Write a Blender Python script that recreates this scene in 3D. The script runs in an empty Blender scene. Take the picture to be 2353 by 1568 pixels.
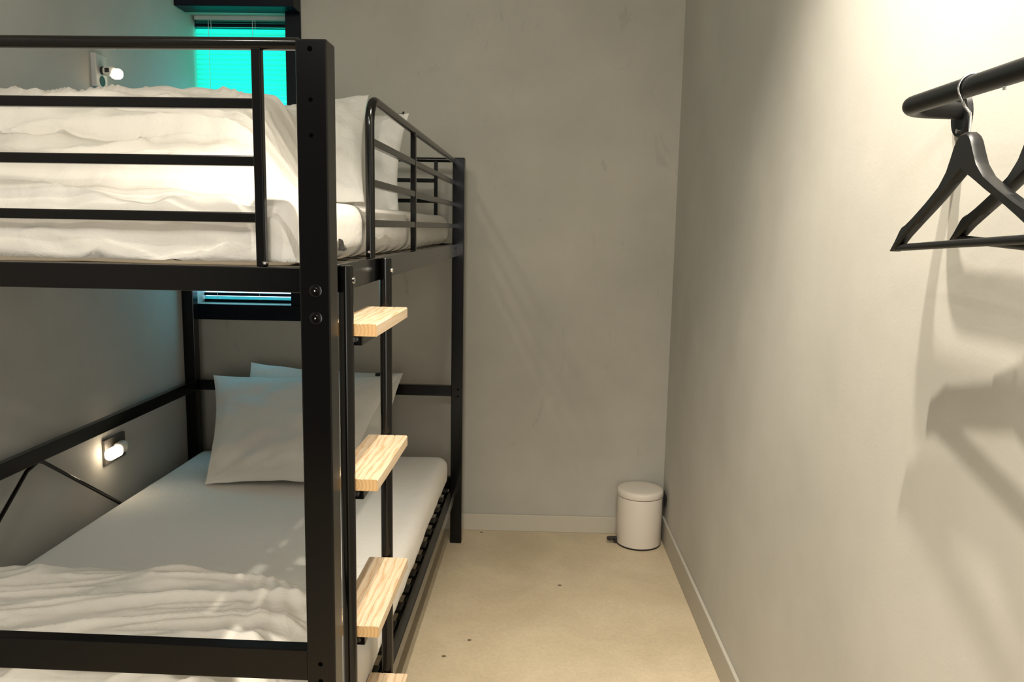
import bpy, bmesh, math, random
from mathutils import Vector, Matrix, noise

random.seed(4)
C = bpy.context.scene.collection
SC = bpy.context.scene
PI = math.pi

# ------------------------------------------------------------------ camera
RR = ((0.9995363562937724, 0.02481975917633459, 0.01763666639129325),
      (0.020949322609503246, -0.14025895210114814, -0.9898932024403899),
      (-0.02209521054826077, 0.9898037209012283, -0.14071387906283955))
cd = bpy.data.cameras.new('camera')
cam = bpy.data.objects.new('camera', cd)
C.objects.link(cam)
r, d, f = (Vector(v) for v in RR)
M = Matrix((r, -d, -f)).transposed().to_4x4()
M.translation = Vector((0, 0, 1.40))
cam.matrix_world = M
cd.sensor_width = 36.0
cd.lens = 1827.9 / 2353 * 36.0
cd.clip_start = 0.02
SC.camera = cam

# ------------------------------------------------------------------ world, lights, exposure
w = bpy.data.worlds.new('world')
SC.world = w
w.use_nodes = True
w.node_tree.nodes['Background'].inputs[0].default_value = (0.02, 0.03, 0.035, 1)
w.node_tree.nodes['Background'].inputs[1].default_value = 1.0
SC.view_settings.view_transform = 'Standard'
SC.view_settings.look = 'None'
SC.view_settings.gamma = 1.0
SC.view_settings.exposure = 0.0
SC.view_settings.use_curve_mapping = False

WARM = (1.0, 0.91, 0.76)
LAMPS = [  # position, aim, cone, power, radius, colour  (ceiling spots, all above and behind the picture)
    ((-1.06, 0.12, 2.82), (-1.10, 1.8, 1.2), 120, 31.0, 0.04, WARM),
    ((0.10, 1.17, 2.86), (0.50, 1.30, 0.0), 98, 190.0, 0.018, WARM),
    ((0.26, 0.96, 2.86), (0.56, 1.15, 0.0), 98, 190.0, 0.018, WARM),
    ((-0.20, -1.50, 2.80), (-0.1, 1.7, 0.3), 84, 50.0, 0.05, (1.0, 0.95, 0.83)),
]
for i, (p, aim, cone, e, rad, c) in enumerate(LAMPS):
    ld = bpy.data.lights.new('ceiling_lamp', 'SPOT')
    ld.energy = e; ld.shadow_soft_size = rad; ld.color = c
    ld.spot_size = math.radians(cone); ld.spot_blend = 1.0 if rad < .03 else 0.7
    lo = bpy.data.objects.new('ceiling_lamp', ld)
    lo.location = p
    lo.rotation_euler = (Vector(aim) - Vector(p)).to_track_quat('-Z', 'Y').to_euler()
    C.objects.link(lo)


# added broad fill light under the ceiling, behind the camera
ad = bpy.data.lights.new('ceiling_fill_light', 'AREA')
ad.shape = 'RECTANGLE'; ad.size = 1.3; ad.size_y = 0.9; ad.energy = 46.0; ad.color = (1.0, 0.95, 0.86)
ao = bpy.data.objects.new('ceiling_fill_light', ad)
ao.location = (-0.45, -0.9, 2.90)
ao.rotation_euler = (Vector((-0.6, 1.9, 0.6)) - Vector(ao.location)).to_track_quat('-Z', 'Y').to_euler()
C.objects.link(ao)


# added soft fill light behind the camera, no real source there
dd = bpy.data.lights.new('rear_fill_light', 'AREA')
dd.shape = 'RECTANGLE'; dd.size = 0.9; dd.size_y = 1.9; dd.energy = 29.0; dd.color = (1.0, 0.95, 0.87)
do = bpy.data.objects.new('rear_fill_light', dd)
do.location = (0.08, -2.05, 1.05)
do.rotation_euler = (math.radians(90), 0, math.radians(6))
C.objects.link(do)

# ------------------------------------------------------------------ materials
def srgb(r, g, b):
    return tuple(((x / 255) / 12.92 if x <= 10.3 else ((x / 255 + .055) / 1.055) ** 2.4) for x in (r, g, b)) + (1,)


def mat(name, col, rough=0.6, metal=0.0, spec=0.5):
    m = bpy.data.materials.new(name)
    m.use_nodes = True
    b = m.node_tree.nodes['Principled BSDF']
    b.inputs['Base Color'].default_value = col
    b.inputs['Roughness'].default_value = rough
    b.inputs['Metallic'].default_value = metal
    b.inputs['Specular IOR Level'].default_value = spec
    return m, m.node_tree, b


def coords(nt, scale=(1, 1, 1), kind='Object'):
    tc = nt.nodes.new('ShaderNodeTexCoord')
    mp = nt.nodes.new('ShaderNodeMapping')
    mp.inputs['Scale'].default_value = scale
    nt.links.new(tc.outputs[kind], mp.inputs[0])
    return mp.outputs[0]


def nz(nt, vec, scale, detail=4, rough=0.5, dist=0.0):
    n = nt.nodes.new('ShaderNodeTexNoise')
    n.inputs['Scale'].default_value = scale
    n.inputs['Detail'].default_value = detail
    n.inputs['Roughness'].default_value = rough
    n.inputs['Distortion'].default_value = dist
    nt.links.new(vec, n.inputs['Vector'])
    return n.outputs['Fac']


def ramp(nt, fac, stops):
    r = nt.nodes.new('ShaderNodeValToRGB')
    el = r.color_ramp.elements
    while len(el) < len(stops): el.new(0.5)
    for e, (p, c) in zip(el, stops):
        e.position = p; e.color = c if len(c) == 4 else tuple(c) + (1,)
    nt.links.new(fac, r.inputs[0])
    return r.outputs[0]


def mixc(nt, a, b, fac, mode='MIX'):
    m = nt.nodes.new('ShaderNodeMix')
    m.data_type = 'RGBA'; m.blend_type = mode
    for sock, v in ((0, fac), (6, a), (7, b)):
        if isinstance(v, (int, float)): m.inputs[sock].default_value = v
        elif isinstance(v, tuple): m.inputs[sock].default_value = v
        else: nt.links.new(v, m.inputs[sock])
    return m.outputs[2]


def bump(nt, b, h, strength=0.2, dist=0.002):
    n = nt.nodes.new('ShaderNodeBump')
    n.inputs['Strength'].default_value = strength
    n.inputs['Distance'].default_value = dist
    nt.links.new(h, n.inputs['Height'])
    nt.links.new(n.outputs[0], b.inputs['Normal'])


def wall_mat(name, col, rough=0.75, stains=0.0):
    m, nt, b = mat(name, col, rough, spec=0.3)
    v = coords(nt)
    n1 = nz(nt, v, 1.6, 5, 0.6)
    dark = tuple(x * 0.86 for x in col[:3]) + (1,)
    lite = tuple(min(1, x * 1.06) for x in col[:3]) + (1,)
    c = ramp(nt, n1, [(0.3, dark), (0.7, lite)])
    if stains:
        n2 = nz(nt, coords(nt, (3.0, 1, 1.2)), 2.6, 9, 0.72, 1.2)
        s = ramp(nt, n2, [(0.60, (0, 0, 0)), (0.80, (1, 1, 1))])
        c = mixc(nt, c, tuple(x * 0.62 for x in col[:3]) + (1,), s)
        n3 = nz(nt, coords(nt, (1, 1, 2.5)), 9, 6, 0.65, 2.0)
        s3 = ramp(nt, n3, [(0.66, (0, 0, 0)), (0.74, (stains, stains, stains))])
        c = mixc(nt, c, tuple(x * 0.7 for x in col[:3]) + (1,), s3)
    nt.links.new(c, b.inputs['Base Color'])
    bump(nt, b, nz(nt, v, 160, 3, 0.6), 0.25, 0.0008)
    return m


M_wall_r = wall_mat('painted_wall_light', (0.56, 0.54, 0.49, 1), 0.62)
M_wall_b = wall_mat('painted_concrete', (0.45, 0.43, 0.375, 1), 0.8, 0.5)
M_wall_l = wall_mat('painted_wall_grey', (0.46, 0.45, 0.42, 1), 0.62)
M_wall_f = wall_mat('darkened_unseen_wall', (0.07, 0.07, 0.07, 1), 0.8)  # unseen wall, darkened so the black metal mirrors little light
M_ceil = wall_mat('ceiling_paint', (0.6, 0.58, 0.54, 1), 0.9)
M_base_b = mat('baseboard_warm', (0.50, 0.46, 0.38, 1), 0.5)[0]
M_base_r = mat('baseboard_grey', (0.44, 0.41, 0.35, 1), 0.45)[0]
M_reveal = mat('reveal_paint', (0.62, 0.62, 0.60, 1), 0.5)[0]

m, nt, b = mat('cast_floor', (0.45, 0.36, 0.24, 1), 0.42, spec=0.35)
v = coords(nt)
c1 = ramp(nt, nz(nt, v, 3.0, 7, 0.62, 0.6), [(0.28, (0.50, 0.41, 0.28)), (0.72, (0.64, 0.54, 0.38))])
fine = ramp(nt, nz(nt, v, 90, 3, 0.7), [(0.35, (0.93, 0.93, 0.93)), (0.65, (1.05, 1.04, 1.03))])
c2 = mixc(nt, c1, fine, 1.0, 'MULTIPLY')
vo = nt.nodes.new('ShaderNodeTexVoronoi'); vo.inputs['Scale'].default_value = 5.5
nt.links.new(v, vo.inputs['Vector'])
sp = ramp(nt, vo.outputs['Distance'], [(0.03, (1, 1, 1)), (0.055, (0, 0, 0))])
c3 = mixc(nt, c2, (0.16, 0.12, 0.07, 1), sp)
nt.links.new(c3, b.inputs['Base Color'])
bump(nt, b, nz(nt, v, 60, 4, 0.6), 0.15, 0.001)
M_floor = m

m, nt, b = mat('black_powder_coat', (0.0012, 0.0012, 0.0014, 1), 0.2, spec=0.33)
bump(nt, b, nz(nt, coords(nt), 500, 2), 0.06, 0.0003)
M_black = m
M_black_sheen = mat('black_rail_paint', (0.0018, 0.0018, 0.0018, 1), 0.17, spec=0.4)[0]
M_hole = mat('dark_hole', (0.001, 0.001, 0.001, 1), 0.9, spec=0.0)[0]
M_chrome = mat('bright_steel', (0.75, 0.75, 0.76, 1), 0.15, 1.0)[0]
M_navy = mat('navy_black_lacquer', (0.002, 0.004, 0.009, 1), 0.4, spec=0.15)[0]


def fabric(name, col, rough=0.9, wr=0.35):
    m, nt, b = mat(name, col, rough, spec=0.15)
    b.inputs['Sheen Weight'].default_value = 0.15
    v = coords(nt)
    n = nz(nt, v, 14, 6, 0.6, 0.8)
    n2 = nz(nt, v, 420, 2, 0.5)
    a = nt.nodes.new('ShaderNodeMath'); a.operation = 'MULTIPLY_ADD'
    nt.links.new(n2, a.inputs[0]); a.inputs[1].default_value = 0.06; nt.links.new(n, a.inputs[2])
    bump(nt, b, a.outputs[0], wr, 0.012)
    return m


M_sheet = fabric('white_cotton_sheet', (0.76, 0.73, 0.68, 1))
M_duvet = fabric('white_duvet_cotton', (0.76, 0.73, 0.67, 1), wr=0.5)
M_pillow = fabric('white_pillow_cotton', (0.74, 0.73, 0.69, 1), wr=0.4)
M_blacktab = mat('black_webbing', (0.01, 0.01, 0.01, 1), 0.7)[0]
M_bin = mat('white_enamel', (0.72, 0.66, 0.58, 1), 0.42, spec=0.4)[0]
M_bpl = mat('black_plastic', (0.012, 0.012, 0.013, 1), 0.35)[0]
M_hang = mat('black_stained_wood', (0.006, 0.0065, 0.007, 1), 0.42, spec=0.3)[0]
M_plate = mat('grey_socket_plate', (0.38, 0.38, 0.37, 1), 0.5)[0]
M_plate_shade = mat('shaded_socket_plate', (0.07, 0.065, 0.06, 1), 0.4)[0]  # plate in shadow, the shade put into its base colour
M_lampw = mat('white_lamp_plastic', (0.62, 0.6, 0.55, 1), 0.45)[0]


def emis(name, col, s):
    m = bpy.data.materials.new(name); m.use_nodes = True
    nt = m.node_tree; nt.nodes.clear()
    e = nt.nodes.new('ShaderNodeEmission'); o = nt.nodes.new('ShaderNodeOutputMaterial')
    e.inputs[0].default_value = col; e.inputs[1].default_value = s
    nt.links.new(e.outputs[0], o.inputs[0])
    return m


M_bulb = emis('warm_bulb_glow', (1.0, 0.80, 0.55, 1), 14.0)
M_glow_c = emis('cyan_window_glow', (0.0, 0.86, 0.62, 1), 2.5)
M_glow_p = emis('pale_window_glow', (0.40, 0.78, 1.0, 1), 6.5)

# blind slats: white plastic that lets the window light through
m = bpy.data.materials.new('translucent_slat'); m.use_nodes = True
nt = m.node_tree; b = nt.nodes['Principled BSDF']
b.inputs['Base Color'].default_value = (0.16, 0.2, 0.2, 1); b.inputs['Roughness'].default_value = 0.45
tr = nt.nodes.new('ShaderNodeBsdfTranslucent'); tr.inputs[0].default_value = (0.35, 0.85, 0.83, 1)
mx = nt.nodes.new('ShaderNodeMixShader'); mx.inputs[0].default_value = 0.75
nt.links.new(b.outputs[0], mx.inputs[1]); nt.links.new(tr.outputs[0], mx.inputs[2])
nt.links.new(mx.outputs[0], nt.nodes['Material Output'].inputs[0])
M_slat = m
M_headrail = mat('white_blind_rail', (0.62, 0.63, 0.62, 1), 0.4)[0]

# pine with grain running along Y
m, nt, b = mat('pale_pine', (0.8, 0.6, 0.38, 1), 0.5, spec=0.3)
v = coords(nt, (1, 0.13, 1))
wv = nt.nodes.new('ShaderNodeTexWave'); wv.wave_type = 'BANDS'; wv.bands_direction = 'X'
wv.inputs['Scale'].default_value = 21; wv.inputs['Distortion'].default_value = 9
wv.inputs['Detail'].default_value = 3; wv.inputs['Detail Scale'].default_value = 2.2
nt.links.new(v, wv.inputs['Vector'])
gr = ramp(nt, wv.outputs['Fac'], [(0.0, (0.66, 0.52, 0.37)), (0.75, (0.62, 0.47, 0.32)), (0.97, (0.53, 0.37, 0.22))])
fn = ramp(nt, nz(nt, coords(nt, (30, 1, 30)), 6, 4), [(0.35, (0.90, 0.88, 0.85)), (0.65, (1.04, 1.04, 1.04))])
g2 = mixc(nt, gr, fn, 1.0, 'MULTIPLY')
vk = nt.nodes.new('ShaderNodeTexVoronoi'); vk.inputs['Scale'].default_value = 5
nt.links.new(coords(nt, (1.6, 0.9, 1)), vk.inputs['Vector'])
kn = ramp(nt, vk.outputs['Distance'], [(0.05, (1, 1, 1)), (0.11, (0, 0, 0))])
g3 = mixc(nt, g2, (0.45, 0.25, 0.10, 1), kn)
nt.links.new(g3, b.inputs['Base Color'])
bump(nt, b, wv.outputs['Fac'], 0.1, 0.0005)
M_pine = m

m, nt, b = mat('pine_end_grain', (0.66, 0.44, 0.22, 1), 0.6, spec=0.2)
v = coords(nt)
wv = nt.nodes.new('ShaderNodeTexWave'); wv.wave_type = 'RINGS'; wv.rings_direction = 'Y'
wv.inputs['Scale'].default_value = 45; wv.inputs['Distortion'].default_value = 1.5
nt.links.new(v, wv.inputs['Vector'])
nt.links.new(ramp(nt, wv.outputs['Fac'], [(0.2, (0.66, 0.43, 0.21)), (0.9, (0.58, 0.36, 0.165))]), b.inputs['Base Color'])
M_pine_end = m


# ------------------------------------------------------------------ helpers
def link(name, bm, mtl, parent=None, smooth=False, loc=None, rot=None):
    me = bpy.data.meshes.new(name)
    bmesh.ops.recalc_face_normals(bm, faces=bm.faces)
    bm.to_mesh(me); bm.free()
    mats = mtl if isinstance(mtl, (list, tuple)) else [mtl]
    for x in mats: me.materials.append(x)
    if smooth:
        for p in me.polygons: p.use_smooth = True
    o = bpy.data.objects.new(name, me)
    C.objects.link(o)
    if parent: o.parent = parent
    if loc is not None: o.location = loc
    if rot is not None: o.rotation_euler = rot
    return o


def autosmooth(o, ang=0.6):
    me = o.data
    for p in me.polygons: p.use_smooth = True
    bm = bmesh.new(); bm.from_mesh(me)
    for e in bm.edges:
        if len(e.link_faces) == 2 and e.calc_face_angle(0) > ang: e.smooth = False
    bm.to_mesh(me); bm.free()
    return o


def box(bm, lo, hi, bevel=0.0, seg=2):
    r = bmesh.ops.create_cube(bm, size=1)
    vs = r['verts']
    for v in vs:
        v.co = Vector([(lo[i] + hi[i]) / 2 + v.co[i] * (hi[i] - lo[i]) for i in range(3)])
    if bevel:
        es = list({e for v in vs for e in v.link_edges})
        bmesh.ops.bevel(bm, geom=es, offset=bevel, segments=seg, profile=0.5, affect='EDGES')
    return bm


def obox(name, lo, hi, mtl, parent=None, bevel=0.0, seg=2):
    """box whose object origin is its own centre"""
    c = [(a + b) / 2 for a, b in zip(lo, hi)]
    h = [(b - a) / 2 for a, b in zip(lo, hi)]
    bm = bmesh.new()
    box(bm, [-x for x in h], h, bevel, seg)
    return link(name, bm, mtl, parent, loc=c)


def tube(bm, pts, r, seg=16, caps=True, rs=None):
    pts = [Vector(p) for p in pts]
    n = len(pts)
    tans = []
    for i in range(n):
        a = pts[max(0, i - 1)]; c = pts[min(n - 1, i + 1)]
        tans.append((c - a).normalized())
    up = Vector((0, 0, 1)) if abs(tans[0].z) < 0.9 else Vector((1, 0, 0))
    x = tans[0].cross(up).normalized()
    rings = []
    for i in range(n):
        t = tans[i]
        x = (x - t * x.dot(t)).normalized()
        y = t.cross(x)
        rr = rs[i] if rs else r
        rings.append([bm.verts.new(pts[i] + (x * math.cos(a) + y * math.sin(a)) * rr) for a in [2 * PI * k / seg for k in range(seg)]])
    for i in range(n - 1):
        for k in range(seg):
            bm.faces.new((rings[i][k], rings[i][(k + 1) % seg], rings[i + 1][(k + 1) % seg], rings[i + 1][k]))
    if caps:
        bm.faces.new(rings[0][::-1]); bm.faces.new(rings[-1])
    return bm


def otube(name, pts, r, mtl, parent=None, seg=16, rs=None):
    bm = bmesh.new(); tube(bm, pts, r, seg, True, rs)
    o = link(name, bm, mtl, parent)
    return autosmooth(o, 0.9)


def arc(c, r, a0, a1, n, ax, ay):
    c = Vector(c); ax = Vector(ax); ay = Vector(ay)
    return [c + ax * r * math.cos(a0 + (a1 - a0) * i / n) + ay * r * math.sin(a0 + (a1 - a0) * i / n) for i in range(n + 1)]


def lathe(bm, prof, seg=48, c=(0, 0, 0)):
    rings = []
    for rr, z in prof:
        rings.append([bm.verts.new((c[0] + rr * math.cos(2 * PI * k / seg), c[1] + rr * math.sin(2 * PI * k / seg), c[2] + z)) for k in range(seg)] if rr > 1e-6
                     else [bm.verts.new((c[0], c[1], c[2] + z))])
    for a, b_ in zip(rings, rings[1:]):
        for k in range(seg):
            k2 = (k + 1) % seg
            if len(a) == 1: bm.faces.new((a[0], b_[k2], b_[k]))
            elif len(b_) == 1: bm.faces.new((a[k], a[k2], b_[0]))
            else: bm.faces.new((a[k], a[k2], b_[k2], b_[k]))
    return bm


def tag(o, label, cat, group=None):
    o['label'] = label; o['category'] = cat
    if group: o['group'] = group
    return o


def empty(name, loc, rz=0.0):
    o = bpy.data.objects.new(name, None)
    o.empty_display_size = 0.05
    C.objects.link(o); o.location = loc; o.rotation_euler = (0, 0, rz)
    return o


def struct(o):
    o['kind'] = 'structure'
    return o


def fbm(x, y, z=0.0, oct=4):
    s, a = 0.0, 1.0
    for _ in range(oct):
        s += a * noise.noise(Vector((x, y, z))); x *= 2.03; y *= 2.03; z += 7.3; a *= 0.5
    return s


def sst(a, b_, x):
    t = max(0.0, min(1.0, (x - a) / (b_ - a))) if a != b_ else float(x > a)
    return t * t * (3 - 2 * t)


# bed frame of reference: u across (0 at the near right post's left face), v along, turned by TH
TH = -math.atan(0.0397 / 2.1)
BO = Vector((-0.3765, 1.287, 0))
BR = Matrix.Rotation(TH, 3, 'Z')


def bw(u, v, z=0.0):
    return BO + BR @ Vector((u, v, z))


# ------------------------------------------------------------------ the room
YB, XR, YF, ZC = 3.56, 0.632, -2.1, 2.95
XLb = -1.513                                  # left wall at the back wall
SL = 0.0189
def xl(y): return XLb + (y - YB) * SL

struct(obox('floor', (-1.9, YF - .1, -0.08), (XR + .1, YB + .15, 0), M_floor))
struct(obox('ceiling', (-1.9, YF - .1, ZC), (XR + .1, YB + .15, ZC + .08), M_ceil))
struct(obox('wall_right', (XR, YF - .1, 0), (XR + .1, YB + .15, ZC), M_wall_r))
struct(obox('wall_front', (-1.9, YF - .1, 0), (XR, YF, ZC), M_wall_f))
bm = bmesh.new()
vs = [bm.verts.new(p) for p in [(xl(YF), YF, 0), (xl(YB + .15), YB + .15, 0), (-1.9, YB + .15, 0), (-1.9, YF, 0),
                                (xl(YF), YF, ZC), (xl(YB + .15), YB + .15, ZC), (-1.9, YB + .15, ZC), (-1.9, YF, ZC)]]
for q in ((0, 1, 2, 3), (4, 5, 6, 7), (0, 1, 5, 4), (1, 2, 6, 5), (2, 3, 7, 6), (3, 0, 4, 7)): bm.faces.new([vs[i] for i in q])
struct(link('wall_left', bm, M_wall_l))

# back wall with the window opening (the opening reaches the left wall)
WX0, WX1, WZ0, WZ1 = xl(YB) - 0.0, -1.078, 1.036, 2.300
bm = bmesh.new()
box(bm, (WX1, YB, 0), (XR, YB + .15, ZC))
box(bm, (-1.52, YB, 0), (WX1, YB + .15, WZ0))
box(bm, (-1.52, YB, WZ1), (WX1, YB + .15, ZC))
struct(link('wall_back', bm, M_wall_b))

struct(obox('baseboard_back', (-1.5, YB - .012, 0), (XR - .012, YB, 0.079), M_base_b, bevel=.002))
bb = struct(obox('baseboard_right', (XR - .012, YF, 0), (XR, YB, 0.108), M_base_r, bevel=.003))

# ------------------------------------------------------------------ window
wn = struct(empty('window_1', (-1.3, YB, 1.05)))
def wpart(name, lo, hi, mtl, par=wn, bevel=0.0, base=(-1.3, YB, 1.05)):
    o = obox(name, [a - b for a, b in zip(lo, base)], [a - b for a, b in zip(hi, base)], mtl, par, bevel)
    return o
YP = YB + .105
wpart('pane', (-1.51, YP, 1.90), (WX1, YP + .006, WZ1), M_glow_c)['label'] = 'pane glowing bright turquoise'
wpart('pane', (-1.51, YP, WZ0), (WX1, YP + .006, 1.90), M_glow_p)['label'] = 'pane glowing pale blue'
wpart('dark_gap_strip', (-1.51, YP - .02, 2.252), (WX1, YP, WZ1), M_navy)  # dark strips added over the glowing panes to stand for unlit gaps
wpart('dark_gap_strip', (-1.51, YP - .02, 1.066), (WX1, YP, 1.080), M_navy)
wpart('dark_gap_strip', (-1.51, YP - .02, WZ0), (WX1, YP, 1.050), M_navy)
wpart('sill', (-1.512, YB - .018, 0.966), (-1.012, YB + .15, WZ0), M_navy, bevel=.002)['label'] = 'black window sill'
wpart('frame', (WX1, YB - .014, WZ0), (-1.012, YB + .0, 2.30), M_navy, bevel=.002)['label'] = 'black side frame'
# deep black boxed header above the window
hd = struct(obox('trim_1', (-1.516, YB - .11, 2.296), (-1.012, YB, ZC), M_navy, bevel=.003))

# venetian blind
bl = empty('venetian_blind', (-1.3, YB + .07, 1.05))
tag(bl, 'white venetian blind glowing turquoise in the window beside the top bunk', 'blind')
bb0 = (-1.3, YB + .07, 1.05)
def bpart(name, lo, hi, mtl, bevel=0.0):
    return wpart(name, lo, hi, mtl, bl, bevel, bb0)
YS = YB + .075
BX0, BX1 = -1.503, -1.090
bpart('head_rail', (BX0, YS - .013, 2.283), (BX1, YS + .013, 2.30), M_headrail, .001)
# open slats near the top, then the closed run
slat_bm = bmesh.new()
n = 5
W2 = (BX1 - BX0) / 2
for s in (0, 1):
    pass
for j in range(n):
    for sx in (-1, 1):
        t = j / (n - 1) * 2 - 1
        slat_bm.verts.new((sx * W2, t * .0138, .0022 * (1 - t * t)))
slat_bm.verts.ensure_lookup_table()
for j in range(n - 1):
    slat_bm.faces.new((slat_bm.verts[2 * j], slat_bm.verts[2 * j + 1], slat_bm.verts[2 * j + 3], slat_bm.verts[2 * j + 2]))
slat_me = bpy.data.meshes.new('slat'); slat_bm.to_mesh(slat_me); slat_bm.free()
slat_me.materials.append(M_slat)
for p in slat_me.polygons: p.use_smooth = True
def slat(z, tilt):
    o = bpy.data.objects.new('slat', slat_me); C.objects.link(o); o.parent = bl
    o.location = Vector(((BX0 + BX1) / 2, YS, z)) - Vector(bb0)
    o.rotation_euler = (tilt, 0, random.uniform(-.0015, .0015))
    return o
for z, t in ((2.277, .12), (2.270, .10), (2.2525, .25)): slat(z, t)
z = 2.232
while z > 1.105:
    slat(z, 1.30 + random.uniform(-.03, .03)); z -= .0212
for z in (1.098, 1.090): slat(z, .15)
bpart('bottom_rail', (BX0, YS - .004, 1.051), (BX1, YS + .004, 1.0645), M_slat, .001)
for x in (-1.44, -1.245):
    bpart('cord', (x - .0008, YS - .014, 1.05), (x + .0008, YS - .0125, 2.29), M_headrail)
    bpart('cord', (x + .011, YS - .014, 2.24), (x + .0125, YS - .0125, 2.29), M_headrail)

# ------------------------------------------------------------------ bunk bed
bed = empty('bunk_bed', BO, TH)
tag(bed, 'black metal bunk bed with pine ladder steps standing along the left wall', 'bunk bed')
UL = -1.178        # outer face of the left posts
LV = 2.10
H = 1.687

def post(u, v):
    o = obox('post', (u, v, 0), (u + .05, v + .05, H), M_black, bed, bevel=.0025)
    return o
p_nr = post(0, 0); p_fr = post(0, LV); p_fl = post(UL, LV); p_nl = post(UL, 0)
def disc(name, par, u, v, z, r, h, axis, mtl):
    """small cylinder sitting on a face; coordinates in the bed's frame"""
    base = par.location if par is not bed else Vector((0, 0, 0))
    c = Vector((u, v, z)) - base
    a = Vector(axis)
    o = otube(name, [c, c + a * h * .7, c + a * h], r, mtl, par, 20, [r, r, r * .86])
    return o
# bolts and plugged holes on the near right post
for zz in (1.293, 1.248):
    disc('bolt', p_nr, .026, 0, zz, .0105, .0012, (0, -1, 0), M_black_sheen)
    bb_ = disc('bolt', p_nr, .026, -.001, zz, .0062, .004, (0, -1, 0), M_black)
    bb_['label'] = 'shiny bolt head'
    disc('bolt', p_nr, .026, -.0045, zz, .0014, .0006, (0, -1, 0), M_chrome)  # tiny bright dot standing in for the highlight on the bolt head
for zz, rr in ((1.672, .0042), (1.595, .0035), (1.54, .0035), (0.640, .0042), (0.608, .0042)):
    disc('hole', p_nr, .0235, .0003, zz, rr, .0006, (0, -1, 0), M_hole)
for zz in (.70, .67):
    disc('hole', p_fr, .03, LV + .0003, zz, .004, .0006, (0, -1, 0), M_hole)

def bar(name, lo, hi, bevel=.002, mtl=None):
    return obox(name, lo, hi, mtl or M_black, bed, bevel)
UI = UL + .05
# near end of the top bunk
bar('end_beam', (UI, .006, 1.288), (0, .034, 1.330))
bar('end_beam', (UI, .006, .604), (0, .034, .662))
otube('guard_rail', [(UI, .02, 1.683), (0, .02, 1.683)], .0102, M_black_sheen, bed)
for zz in (1.590, 1.500, 1.4095):
    bar('guard_bar', (UL + .117, .012, zz - .0083), (-.073, .028, zz + .0083))
for uu in (-.0675, UL + .117):
    bar('guard_upright', (uu - .0078, .012, 1.330), (uu + .0078, .028, 1.676))
disc('bolt', bed, -.06, .011, 1.335, .004, .004, (0, -.3, .95), M_chrome)
# far end
bar('end_beam', (UI, LV + .006, 1.288), (0, LV + .034, 1.330))
bar('end_beam', (UI, LV + .012, .667), (0, LV + .04, .713))
bar('end_beam', (UI, LV + .012, .245), (0, LV + .04, .300))
bar('end_beam', (UI, .012, .245), (0, .04, .300))
otube('guard_rail', [(UI, LV + .02, 1.678), (0, LV + .02, 1.678)], .0098, M_black_sheen, bed)
for zz in (1.592, 1.507, 1.415):
    bar('guard_bar', (UL + .117, LV + .012, zz - .0083), (-.073, LV + .028, zz + .0083))
for uu in (-.0725, UL + .117):
    bar('guard_upright', (uu - .0075, LV + .012, 1.330), (uu + .0075, LV + .028, 1.676))
# long side beams of the top bunk
bar('side_beam', (-.006, .05, 1.277), (.022, LV, 1.3285), mtl=M_black_sheen)
bar('side_beam', (UL + .02, .05, 1.277), (UL + .048, LV, 1.3285))
disc('hole', bed, .0222, LV - .06, 1.312, .004, .0006, (1, 0, 0), M_hole)
# guard on the right: a bent tube that starts beside the ladder
gv, gu = .492, .008
pts = [(gu, gv, 1.329)] + [(gu, gv, 1.45)] + arc((gu, gv + .06, 1.615), .06, PI, PI / 2, 8, (0, 1, 0), (0, 0, 1)) + [(gu, LV, 1.672)]
otube('guard_rail', pts, .0105, M_black_sheen, bed)
for zz in (1.582, 1.493, 1.4045):
    bar('guard_bar', (gu - .008, gv + .008, zz - .0085), (gu + .008, LV, zz + .0085))
bar('guard_upright', (gu - .007, 1.055, 1.329), (gu + .009, 1.071, 1.668))
disc('bolt', bed, .008, gv - .012, 1.34, .0035, .004, (0, -.8, .5), M_chrome)
# guard on the wall side
pts = [(UL + .025, .05, 1.676), (UL + .025, LV, 1.676)]
otube('guard_rail', pts, .0098, M_black_sheen, bed)
for zz in (1.59, 1.50, 1.41):
    bar('guard_bar', (UL + .017, .05, zz - .008), (UL + .033, LV, zz + .008))
# lower bunk, wall side: high rail with slanting braces
bar('side_beam', (UL + .03, .05, .668), (UL + .055, LV, .714))
UB = UL + .045
otube('brace', [(UB, 1.00, .672), (UB, 1.03, .660), (UB, 1.50, .345), (UB, 1.56, .29)], .0062, M_black_sheen, bed)
otube('brace', [(UB, 1.00, .668), (UB, .95, .655), (UB, .60, .385), (UB, .50, .29)], .0062, M_black_sheen, bed)
otube('brace', [(UB, .10, .668), (UB, .45, .31)], .0062, M_black_sheen, bed)
# lower side rails and the slats they carry
bar('side_beam', (.000, .05, .222), (.026, LV, .264), mtl=M_black_sheen)
bar('side_beam', (UL + .03, .05, .222), (UL + .056, LV, .264))
bar('side_beam', (-.022, .05, .222), (.000, LV, .238))
for k in range(17):
    v0 = .10 + k * .118
    bar('slat', (UI + .005, v0, .262), (-.004, v0 + .055, .272), .0015)
for k in range(17):
    v0 = .10 + k * .118
    bar('slat', (UI - .0, v0, 1.315), (-.008, v0 + .055, 1.325), .0015)

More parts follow.
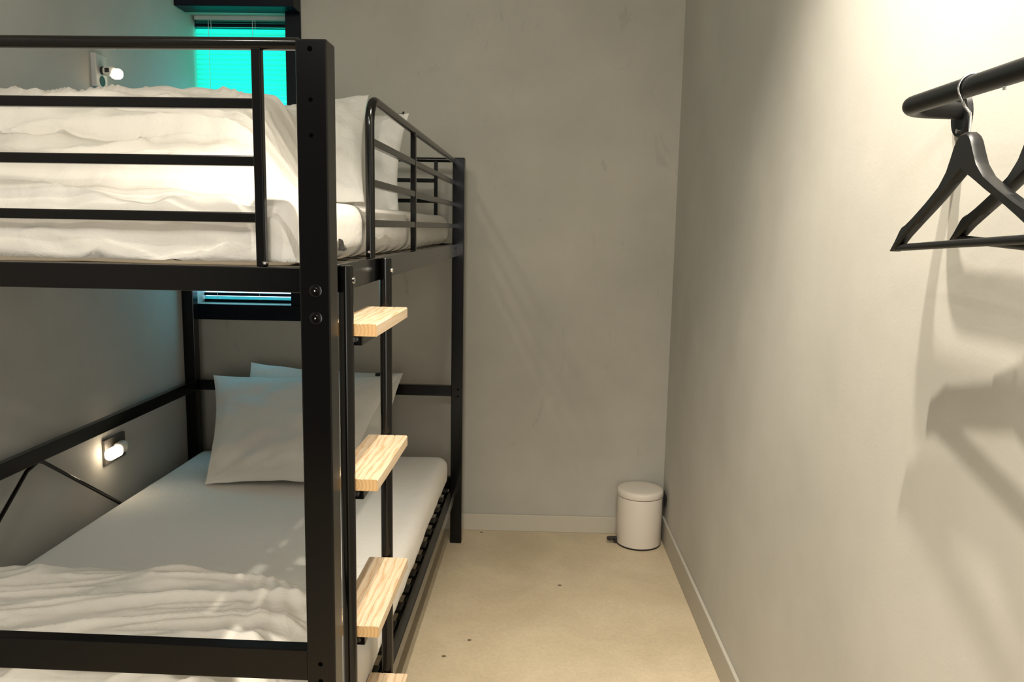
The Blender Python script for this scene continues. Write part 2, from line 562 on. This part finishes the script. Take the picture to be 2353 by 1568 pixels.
# ladder on the right side
LU = .035
for vv in (.163, .527):
    lr = otube('ladder_rail', [(LU, vv, 0), (LU, vv, 1.325)], .0137, M_black_sheen, bed, 24)
    cap = otube('rail_cap', [(LU, vv, 1.323), (LU, vv, 1.3272)], .0125, M_black_sheen, lr, 24, [.0125, .0115])
    bo = otube('bolt', [(LU + .012, vv, 1.300), (LU + .0165, vv, 1.300)], .006, M_chrome, lr, 12)
    bo['label'] = 'bright bolt head'
for i, zt in enumerate((1.218, .918, .618, .322)):
    v0, v1 = .180, .510
    c = Vector(((LU + .006), (v0 + v1) / 2, zt - .012))
    hw, hl, ht = .0465, (v1 - v0) / 2, .0115
    bm = bmesh.new()
    # board with two shallow grooves along its top
    prof = [(-hw, -ht), (hw, -ht), (hw, ht - .0025), (hw - .0025, ht)]
    for g in (.016, -.016):
        prof += [(g + .0022, ht), (g, ht - .0016), (g - .0022, ht)]
    prof += [(-hw + .0025, ht), (-hw, ht - .0025)]
    fr = [bm.verts.new((x, -hl, z_)) for x, z_ in prof]
    bk = [bm.verts.new((x, hl, z_)) for x, z_ in prof]
    fe = bm.faces.new(fr); be = bm.faces.new(bk[::-1])
    fe.material_index = 1; be.material_index = 1
    N = len(prof)
    for k in range(N): bm.faces.new((fr[k], fr[(k + 1) % N], bk[(k + 1) % N], bk[k]))
    st = link('ladder_step', bm, [M_pine, M_pine_end], bed, loc=c)
    st['label'] = 'pale pine step board'
    brk = obox('step_bracket', (-.019, -hl + .002, -.030), (.019, hl - .002, -ht), M_black, st, .002)
    otube('bolt', [(.006, -hl - .001, -.018), (.006, -hl + .006, -.018)], .005, M_chrome, st, 12)

# ------------------------------------------------------------------ bedding
def rounded(dim, rad, n, fn=None, sub=(40, 60, 6)):
    """rounded box as one mesh, centred; fn(co, nrm) returns displacement"""
    bm = bmesh.new()
    hx, hy, hz = [x / 2 for x in dim]
    cache = {}
    def V(p):
        k = tuple(round(x, 6) for x in p)
        if k in cache: return cache[k]
        q = Vector((max(-hx + rad, min(hx - rad, p[0])), max(-hy + rad, min(hy - rad, p[1])), max(-hz + min(rad, hz * .98), min(hz - min(rad, hz * .98), p[2]))))
        dv = Vector(p) - q
        if dv.length > 1e-9: dv.normalize()
        rz = min(rad, hz * .98)
        co = q + Vector((dv.x * rad, dv.y * rad, dv.z * rz))
        if fn: co = co + fn(co, dv)
        cache[k] = bm.verts.new(co)
        return cache[k]
    def face(ax, s):
        a, b_ = [i for i in range(3) if i != ax]
        H_ = (hx, hy, hz)
        def grid(h, n_, r_):
            # denser near the edges
            out = []
            for i in range(n_ + 1):
                t = i / n_ * 2 - 1
                out.append(t * h)
            out += [-h + r_ * q for q in (.15, .35, .6, .85)] + [h - r_ * q for q in (.15, .35, .6, .85)]
            return sorted(set(round(x, 6) for x in out))
        ga = grid(H_[a], sub[a], rad); gb = grid(H_[b_], sub[b_], rad if b_ != 2 else min(rad, hz * .98))
        for i in range(len(ga) - 1):
            for j in range(len(gb) - 1):
                ps = []
                for (ii, jj) in ((i, j), (i + 1, j), (i + 1, j + 1), (i, j + 1)):
                    p = [0, 0, 0]; p[ax] = s * H_[ax]; p[a] = ga[ii]; p[b_] = gb[jj]
                    ps.append(V(p))
                if len(set(ps)) == 4:
                    try: bm.faces.new(ps)
                    except ValueError: pass
    for ax in range(3):
        for s in (-1, 1): face(ax, s)
    return bm


def bedobj(name, bm, mtl, u, v, z, rx=0, ry=0, rz=0):
    o = link(name, bm, mtl, smooth=True)
    o.matrix_world = Matrix.Translation(bw(u, v, z)) @ Matrix.Rotation(TH, 4, 'Z') @ Matrix.Rotation(rz, 4, 'Z') @ Matrix.Rotation(ry, 4, 'Y') @ Matrix.Rotation(rx, 4, 'X')
    return o

def mfn(seed, amp=.003):
    def f_(co, dv):
        w_ = fbm(co.x * 2.5 + seed, co.y * 2.0, seed, 4)
        s = abs(noise.noise(Vector((co.x * 1.1 + co.y * 2.4, co.y * 1.3 - co.x * 5, seed))))
        up = max(0, dv.z) if abs(dv.z) > .3 else 0
        side = 1 - abs(dv.z)
        d = dv * (amp * w_)
        if side > .5:
            d += dv * (.004 * noise.noise(Vector((co.x * 14, co.y * 14, co.z * 4 + seed))))
            d.z += .004 * noise.noise(Vector((co.x * 9, co.y * 9, 5))) * (1 if co.z < 0 else 0)
        return d
    return f_

lm = bedobj('mattress', rounded((1.105, 2.03, .135), .045, 0, mfn(2.0), (44, 80, 5)), M_sheet, -.560, 1.070, .342)
tag(lm, 'lower bunk mattress in a smooth white fitted sheet, on the slats near the floor', 'mattress')
um = bedobj('mattress', rounded((1.105, 2.03, .118), .042, 0, mfn(9.0, .004), (44, 80, 5)), M_sheet, -.566, 1.075, 1.387)
tag(um, 'upper bunk mattress in a white sheet, behind the guard rails', 'mattress')


def pillow(w_, h_, t_, seed, n=44, sag=0.0, wr=1.0, taper=1.0):
    bm = bmesh.new()
    top, bot = {}, {}
    for i in range(n + 1):
        for j in range(n + 1):
            s = math.sin((i / n - .5) * PI); t = math.sin((j / n - .5) * PI)
            pin = .075
            x = w_ / 2 * s * (1 - pin * (1 - t * t) * s * s)
            y = h_ / 2 * t * (1 - pin * (1 - s * s) * t * t)
            x *= 1 - (1 - taper) * (1 - t) / 2
            e = max(0, (1 - abs(s) ** 2.3)) ** .62 * max(0, (1 - abs(t) ** 2.3)) ** .62
            cr = (s * s * t * t)
            wri = fbm(s * 3.2 + seed, t * 3.2, seed, 4) * .012 * wr
            # radial pulls out of the corners
            ang = math.atan2(1.0 - abs(t), 1.0 - abs(s) + 1e-6)
            rad = math.hypot(1 - abs(t), 1 - abs(s))
            pull = math.sin(ang * 16 + seed * (1 if s > 0 else 2)) * .006 * math.exp(-rad * 2.6) * min(1, rad * 5) * wr
            bend = sag * (s * s) * .5
            zt = t_ / 2 * e
            edge_w = .006 * noise.noise(Vector((s * 4 + seed, t * 4, 3))) 
            top[i, j] = bm.verts.new((x, y, zt + (wri + pull) * min(1, e * 1.4) + edge_w + bend))
            if 0 < i < n and 0 < j < n:
                bot[i, j] = bm.verts.new((x, y, -zt * .8 + wri * .5 * min(1, e * 1.4) + edge_w + bend))
            else:
                bot[i, j] = top[i, j]
    for i in range(n):
        for j in range(n):
            bm.faces.new((top[i, j], top[i + 1, j], top[i + 1, j + 1], top[i, j + 1]))
            q = (bot[i, j], bot[i, j + 1], bot[i + 1, j + 1], bot[i + 1, j])
            if len(set(q)) > 2:
                try: bm.faces.new(q)
                except ValueError: pass
    return bm


def tabs(parent, pts):
    for p in pts:
        bm = bmesh.new()
        box(bm, (-.010, -.004, -.004), (.010, .010, .004), .001)
        box(bm, (.008, .004, -.003), (.014, .020, .003), .001)
        link('tab', bm, M_blacktab, parent, loc=p)['label'] = 'small black fabric tab on the seam'

# rx = lean: local y goes up the pillow
p1 = bedobj('pillow', pillow(.80, .53, .13, 3.1, wr=1.1, taper=.68), M_pillow, -.600, 1.765, .600, rx=math.radians(41), rz=math.radians(-2), ry=math.radians(-2))
tag(p1, 'front pillow leaning at the head of the lower bunk, plain warm white', 'pillow', 'pillows')
p1['group'] = 'pillows of the lower bunk'
p2 = bedobj('pillow', pillow(.66, .50, .11, 7.7, wr=.9), M_pillow, -.54, 1.90, .612, rx=math.radians(44), rz=math.radians(2), ry=math.radians(3))
tag(p2, 'bluish-lit pillow half hidden behind the front pillow of the lower bunk', 'pillow')
p2['group'] = 'pillows of the lower bunk'
tabs(p1, [(.31, .262, .0)])
p3 = bedobj('pillow', pillow(.38, .57, .12, 5.2, wr=1.3), M_pillow, -.31, 1.03, 1.603, rx=math.radians(37.5), rz=math.radians(4), ry=math.radians(-9))
tag(p3, 'large cream pillow propped upright on the top bunk, just right of the near post', 'pillow')
p3['group'] = 'pillows of the upper bunk'
p4 = bedobj('pillow', pillow(.50, .46, .12, 8.4, wr=1.3), M_pillow, -.30, 1.25, 1.582, rx=math.radians(48), rz=math.radians(0), ry=math.radians(-4))
tag(p4, 'rear white pillow on the top bunk, its corner showing behind the side guard rails', 'pillow')
p4['group'] = 'pillows of the upper bunk'
tabs(p4, [(.22, .215, .0)])

# ---- upper duvet: a crumpled quilt heaped in soft folds
def sweep(name, prof_fn, nu, nv, u0, u1, mtl, solid_z):
    bm = bmesh.new()
    G = [[bm.verts.new(prof_fn(u0 + (u1 - u0) * i / nu, j / nv)) for j in range(nv + 1)] for i in range(nu + 1)]
    for i in range(nu):
        for j in range(nv):
            bm.faces.new((G[i][j], G[i + 1][j], G[i + 1][j + 1], G[i][j + 1]))
    bt = []
    # underside
    B = [[None] * (nv + 1) for _ in range(nu + 1)]
    for i in range(nu + 1):
        for j in range(nv + 1):
            if i in (0, nu) or j in (0, nv): B[i][j] = G[i][j]
    S = 6
    ring = [G[i][0] for i in range(nu + 1)] + [G[nu][j] for j in range(1, nv + 1)] + [G[i][nv] for i in range(nu - 1, -1, -1)] + [G[0][j] for j in range(nv - 1, 0, -1)]
    low = [bm.verts.new((v_.co.x, v_.co.y, min(v_.co.z, solid_z))) for v_ in ring]
    L = len(ring)
    for k in range(L):
        bm.faces.new((ring[k], low[k], low[(k + 1) % L], ring[(k + 1) % L]))
    bm.faces.new(low)
    bmesh.ops.remove_doubles(bm, verts=bm.verts, dist=1e-5)
    return bm

# fold profile in the (v, z) plane: crease points, with a bulge between each pair
FOLD = [((.080, 1.392), .030), ((.150, 1.455), .030), ((.255, 1.510), .022), ((.350, 1.556), .034), ((.50, 1.616), .026), ((.63, 1.652), .040), ((.95, 1.705), .0), ((1.20, 1.56), 0), ((1.30, 1.446), 0)]
def fold_pt(q, u):
    k = q * (len(FOLD) - 1)
    i = min(int(k), len(FOLD) - 2); t = k - i
    (a, ba), (c, _) = FOLD[i], FOLD[i + 1]
    # each crease wanders along u
    def cr(p, idx):
        if idx in (0, len(FOLD) - 1): return Vector((p[0], p[1]))
        return Vector((p[0] + .040 * noise.noise(Vector((u * 1.6, idx * 5.1, 1))), p[1] - .022 * (u + .6) * (idx > 1) + .024 * noise.noise(Vector((u * 1.9, idx * 9.7, 4)))))
    A = cr(a, i); Bp = cr(c, i + 1)
    p = A.lerp(Bp, t)
    nrm = Vector((-(Bp - A).y, (Bp - A).x)).normalized()
    if nrm.y < 0 and nrm.x > 0: nrm = -nrm
    am = ba * (1 + .45 * noise.noise(Vector((u * 2.3, i * 3.3, 8))))
    p += nrm * am * (math.sin(PI * t) ** .5)
    return p
def uduvet(u, q):
    um_ = -.003 - .12 * sst(.36, .47, q)
    u = -1.11 + (u + 1.11) * (um_ + 1.11) / (1.107)
    p = fold_pt(q, u)
    zb = 1.443
    # upper folds stop earlier on the right
    hi = max(0.0, p.y - zb)
    uend = -.045 - .60 * max(0, hi - .04)
    fade = 1 - sst(uend - .15, uend + .04, u)
    lowf = sst(.0, .05, hi)
    z_ = zb + (p.y - zb) * (fade if hi > 0 else 1)
    v_ = p.x
    # right end droops over the mattress corner
    if u > -.06:
        dr = sst(-.060, -.003, u) ** 1.4 * (1 - sst(.40, .50, q))
        z_ = z_ + (1.350 - z_) * dr
    if False:
        pass
    # wrinkles: fine gathers running up the folds, long soft ones along u
    w1 = noise.noise(Vector((u * 22 + 6 * p.x, p.x * 9, p.y * 9))) * .004
    w2 = fbm(u * 3 + 3, p.x * 10, p.y * 10, 3) * .012
    r1 = (1 - abs(noise.noise(Vector((u * 4 + p.x * 9, p.y * 16 - u * 3, 2))))) ** 6 * .016
    am = .35 + .65 * fade
    if q < .14:
        k_ = 1 - q / .14
        dp = 1.0
        z_ -= k_ * dp * .062; v_ += (.046 - v_) * min(1, k_ * 1.7)
        v_ -= .006 * noise.noise(Vector((u * 7, z_ * 26 + u * 9, 6)))
    z_ += (w1 + w2 + r1) * am * (1 if q < .95 else (1 - q) / .05)
    v_ -= (w1 * .7 + r1 * .5) * am
    return Vector((u, max(.040, v_), max(z_, 1.336)))
bm = sweep('duvet', uduvet, 230, 190, -1.11, -.003, M_duvet, 1.40)
ud = bedobj('duvet', bm, M_duvet, 0, 0, 0)
tag(ud, 'thick rumpled white duvet heaped in folds on the top bunk', 'duvet')

# ---- lower duvet
def lduvet(u, q):
    v_ = .060 + q * .72
    zb = .408
    far = .735 + .020 * noise.noise(Vector((u * 2.2, 3, 1))) - .06 * sst(-.38, -.12, u)
    uend = -.125 - .03 * math.sin(v_ * 7)
    d_far = (far - v_); d_r = uend - u
    e1 = 1 - math.exp(-max(0, d_far) / .055); e2 = 1 - math.exp(-max(0, d_r) / .05)
    h = .092 * e1 * e2
    h *= 1 + .22 * fbm(u * 2.2, v_ * 2.2, 5, 2)
    env = min(1, e1 * e2 * 1.2)
    # long diagonal ridges
    s = u * 2.6 - v_ * 9.0
    rg = (1 - abs(noise.noise(Vector((s * 1.1, u * 1.8 + v_ * 1.2, 4))))) ** 5 * .020
    rg2 = (1 - abs(noise.noise(Vector((s * 2.3, u * 2.5, 9))))) ** 5 * .010
    fan = math.sin(math.atan2(v_ - .75, u + .35) * 34) * .004 * sst(-.42, -.2, u) * env
    z_ = zb + h + (rg + rg2 + fan + .004 * fbm(u * 12, v_ * 12, 2, 3)) * env
    if d_far < 0 or d_r < 0: z_ = min(z_, zb + .001)
    if q < .12: z_ -= (.12 - q) * .25
    return Vector((u, v_, z_))
bm = sweep('duvet', lduvet, 220, 150, -1.112, -.10, M_duvet, .395)
ldv = bedobj('duvet', bm, M_duvet, 0, 0, 0)
tag(ldv, 'flat wrinkled white duvet folded over the foot of the lower bunk', 'duvet')

# ------------------------------------------------------------------ plug-in lamps on the left wall
def socket_lamp_upper():
    y0 = 2.835; x0 = xl(y0); zc = 1.913
    pl = empty('wall_socket', (x0, y0, zc), -SL)
    tag(pl, 'grey two-outlet wall socket above the top bunk duvet, holding a plug-in light', 'socket')
    obox('plate', (0, -.035, -.055), (.020, .035, .058), M_plate, pl, .003)
    bm = bmesh.new(); tube(bm, [(.0202, 0, -.032), (.0212, 0, -.032)], .0175, 24)
    link('outlet', bm, M_bpl, pl)['label'] = 'round black outlet'
    lp = empty('night_light', (x0 + .020, y0, zc + .004), -SL)
    tag(lp, 'small white plug-in night light with a square sensor, lit above the top bunk', 'night light')
    otube('plug', [(0, 0, 0), (.008, 0, 0)], .0135, M_bpl, lp, 20)
    bm = rounded((.044, .030, .032), .0135, 0, None, (4, 3, 3))
    for v_ in bm.verts: v_.co += Vector((.026, 0, -.002))
    body = link('body', bm, M_lampw, lp, smooth=True)
    obox('sensor', (.018, -.0162, -.008), (.034, -.0146, .007), M_bpl, lp, .0004)
    bm = rounded((.042, .036, .036), .017, 0, None, (4, 3, 3))
    for v_ in bm.verts: v_.co += Vector((.050, .004, -.010))
    link('bulb_cover', bm, M_bulb, lp, smooth=True)['label'] = 'glowing white cover'
socket_lamp_upper()

def socket_lamp_lower():
    y0 = 2.808; x0 = xl(y0); zc = .572
    pl = empty('wall_socket', (x0, y0, zc), -SL)
    tag(pl, 'shade-darkened two-outlet wall socket below the high rail beside the lower bunk', 'socket')
    obox('plate', (0, -.070, -.046), (.012, .070, .046), M_plate_shade, pl, .002)
    for yy in (-.035, .035):
        bm = bmesh.new(); tube(bm, [(.0122, yy, -.015), (.0132, yy, -.015)], .021, 24)
        link('outlet', bm, M_bpl, pl)
    lp = empty('night_light', (x0 + .012, y0, zc + .004), -SL)
    tag(lp, 'small plug-in night light glowing warm white beside the lower bunk mattress', 'night light')
    otube('plug', [(0, .020, 0), (.012, .020, 0)], .016, M_bpl, lp, 20)
    bm = rounded((.034, .060, .044), .015, 0, None, (3, 4, 3))
    for v_ in bm.verts: v_.co += Vector((.024, -.008, .002))
    link('body', bm, M_lampw, lp, smooth=True)
    bm = rounded((.036, .086, .042), .0175, 0, None, (3, 5, 3))
    for v_ in bm.verts: v_.co += Vector((.030, -.066, -.002))
    link('bulb_cover', bm, M_bulb, lp, smooth=True)['label'] = 'glowing white cover'
socket_lamp_lower()

# ------------------------------------------------------------------ pedal bin
bx, by, br = .510, 3.452, .100
tb = empty('pedal_bin', (bx, by, 0))
tag(tb, 'small round cream-white pedal bin on the floor in the back right corner', 'bin')
bm = bmesh.new(); lathe(bm, [(0, .006), (br - .002, .006), (br, .010), (br, .222), (br - .003, .226), (0, .226)])
autosmooth(link('body', bm, M_bin, tb))
bm = bmesh.new(); lathe(bm, [(0, 0), (br - .001, 0), (br + .0005, .003), (br + .0005, .007), (br - .004, .007), (0, .007)])
autosmooth(link('base_ring', bm, M_bpl, tb))
bm = bmesh.new(); lathe(bm, [(0, .228), (br + .001, .228), (br + .0025, .230), (br + .0025, .250), (br - .001, .2555), (br - .014, .2585), (br * .6, .2605), (0, .2615)], 56)
autosmooth(link('lid', bm, M_bin, tb), .9)
bm = bmesh.new(); lathe(bm, [(0, .2255), (br - .001, .2255), (br - .001, .2285), (0, .2285)])
link('seal_ring', bm, M_bpl, tb)
# pedal on the left, low
bm = bmesh.new()
tube(bm, [(-br - .022, -.012, .018), (-br - .022, -.012, .026)], .022, 24)
for v_ in bm.verts: v_.co.y = -.012 + (v_.co.y + .012) * .8
box(bm, (-br - .012, -.022, .004), (-br + .010, -.002, .03), .002)
autosmooth(link('pedal', bm, M_bpl, tb))
# hinge and carry handle at the right rear
bm = bmesh.new()
box(bm, (br - .004, -.012, .175), (br + .010, .014, .246), .003)
tube(bm, arc((br + .004, 0, .20), .034, -1.2, 1.2, 10, (.36, 0, 0), (0, 0, 1)), .0045, 8)
autosmooth(link('handle', bm, M_bpl, tb))

# ------------------------------------------------------------------ clothes rail and hangers
rx, rz_ = .537, 1.583
cr_ = empty('clothes_rail', (XR, 1.19, rz_))
tag(cr_, 'black tubular clothes rail fixed to the right wall', 'clothes rail')
ox = Vector((XR, 1.19, rz_))
RB = .048
pts = [Vector((rx, 0.10, rz_)), Vector((rx, .6, rz_))]
pts += [Vector((rx, .9, rz_)), Vector((rx, 1.17 - .0, rz_))] + [Vector(p) for p in arc((rx + RB, 1.172, rz_), RB, PI, PI / 2, 10, (1, 0, 0), (0, 1, 0))][1:] + [Vector((XR - .004, 1.22, rz_ - .001))]
otube('rail', [p - ox for p in pts], .0127, M_hang, cr_, 24)
def flange(y):
    bm = bmesh.new()
    n = 28
    ring0, ring1 = [], []
    for k in range(n):
        a = 2 * PI * k / n
        yy = math.cos(a) * .026; zz = math.sin(a) * .034 - .008
        ring0.append(bm.verts.new((-.0005, y - 1.19 + yy, zz)))
        ring1.append(bm.verts.new((-.007, y - 1.19 + yy * .88, zz * .9)))
    for k in range(n): bm.faces.new((ring0[k], ring0[(k + 1) % n], ring1[(k + 1) % n], ring1[k]))
    bm.faces.new(ring0); bm.faces.new(ring1[::-1])
    fl = autosmooth(link('flange', bm, M_hang, cr_))
    otube('screw', [(-.006, y - 1.19, -.030), (-.009, y - 1.19, -.030)], .0036, M_chrome, fl, 10)
flange(1.222)
otube('grub_screw', [Vector((rx, .955, rz_ - .012)) - ox, Vector((rx, .955, rz_ - .017)) - ox], .0022, M_chrome, cr_, 8)

def hanger(label, ycen, tilt=.045, yaw=0.02):
    """hangs edge-on to the wall: its long axis runs along the rail"""
    top = Vector((rx, ycen, rz_ + .0127 + .0016))
    h = empty('coat_hanger', top, yaw)
    tag(h, label, 'hanger')
    h['group'] = 'black coat hangers on the clothes rail'
    h.rotation_euler = (tilt, 0, yaw)
    NZ = -.073 - .0015
    # hook: round the rail then down to the neck
    hk = [Vector((0, .004 * 0, 0)) + Vector(p) for p in arc((0, 0, -.0145), .0145, -2.6, 1.25, 16, (1, 0, 0), (0, 0, 1))]
    a = arc((0, 0, -.0148), .0150, -1.9 + PI, PI * 1.22 - PI, 1, (0, 0, 0), (0, 0, 0))
    path = []
    for k in range(19):
        t = 3.05 * 1 - (3.05 + .62) * k / 18         # from the wall side over the top to the room side
        path.append(Vector((math.cos(t) * .0150, -.006 + .012 * k / 18, math.sin(t) * .0150 - .0150)))
    path = [Vector((-p.x, p.y, p.z)) for p in path]
    path += [Vector((-.006, .005, -.038)), Vector((0, .002, -.047)), Vector((0, 0, -.052)), Vector((0, 0, NZ - .01))]
    otube('hook', path, .0016, M_chrome, h, 10)
    # body outline in (y, z); y = along the rail
    half = [(0.000, .004), (.012, .003), (.021, -.004), (.030, -.020), (.042, -.040), (.062, -.058), (.100, -.077), (.150, -.099), (.178, -.110), (.184, -.110), (.192, -.119), (.206, -.133), (.219, -.145), (.221, -.148)]
    under = [(.214, -.149), (.196, -.141), (.172, -.127), (.12, -.102), (.07, -.079), (.030, -.060), (.0, -.046)]
    def prof(sgn):
        pass
    outl = [(y, z_) for y, z_ in half] + under
    bm = bmesh.new()
    T = .0075
    for sg in (-1, 1):
        # each half is built as paired top/bottom strips so it stays well formed
        K = 30
        def samp(poly, t):
            Ls = [0]
            for a_, b_ in zip(poly, poly[1:]): Ls.append(Ls[-1] + math.dist(a_, b_))
            s = t * Ls[-1]
            for i in range(len(poly) - 1):
                if s <= Ls[i + 1] + 1e-9:
                    w_ = (s - Ls[i]) / max(1e-9, Ls[i + 1] - Ls[i])
                    return (poly[i][0] + (poly[i + 1][0] - poly[i][0]) * w_, poly[i][1] + (poly[i + 1][1] - poly[i][1]) * w_)
            return poly[-1]
        rows = []
        und = under[::-1]
        for k in range(K + 1):
            t = k / K
            ty, tz = samp(half, t); uy, uz = samp(und, t)
            bowx = -.005 * (ty / .22) ** 2          # the arms bow forward a little
            bev = .003
            row = []
            for (dx, fy) in ((-T + bev, 0), (-T, bev), (-T, -bev), (-T + bev, 0)):
                pass
            dirv = Vector((0, uy - ty, uz - tz)); Ln = max(dirv.length, 1e-4); dirn = dirv / Ln
            bb = min(bev, Ln * .3)
            P0 = Vector((0, ty, tz)); P1 = Vector((0, uy, uz))
            sec = [P0 + Vector((-T + bev, 0, 0)), P0 + Vector((T - bev, 0, 0)), P0 + dirn * bb + Vector((T, 0, 0)), P1 - dirn * bb + Vector((T, 0, 0)),
                   P1 + Vector((T - bev, 0, 0)), P1 + Vector((-T + bev, 0, 0)), P1 - dirn * bb + Vector((-T, 0, 0)), P0 + dirn * bb + Vector((-T, 0, 0))]
            rows.append([bm.verts.new((p.x + bowx, p.y * sg, p.z * .93 + NZ)) for p in sec])
        for a_, b_ in zip(rows, rows[1:]):
            for k in range(8): bm.faces.new((a_[k], a_[(k + 1) % 8], b_[(k + 1) % 8], b_[k]))
        bm.faces.new(rows[-1])
    bmesh.ops.remove_doubles(bm, verts=bm.verts, dist=1e-5)
    autosmooth(link('shoulder', bm, M_hang, h), .7)
    otube('trouser_bar', [(-.005, -.205, NZ - .133), (-.003, 0, NZ - .1325), (-.005, .205, NZ - .133)], .0052, M_hang, h, 14)
hanger('nearer-to-corner black wooden coat hanger, seen whole with its steel hook on the rail', 1.024, -.045, -.10)
hanger('black wooden coat hanger cut off by the right edge of the photo', .868, .03, -.156)
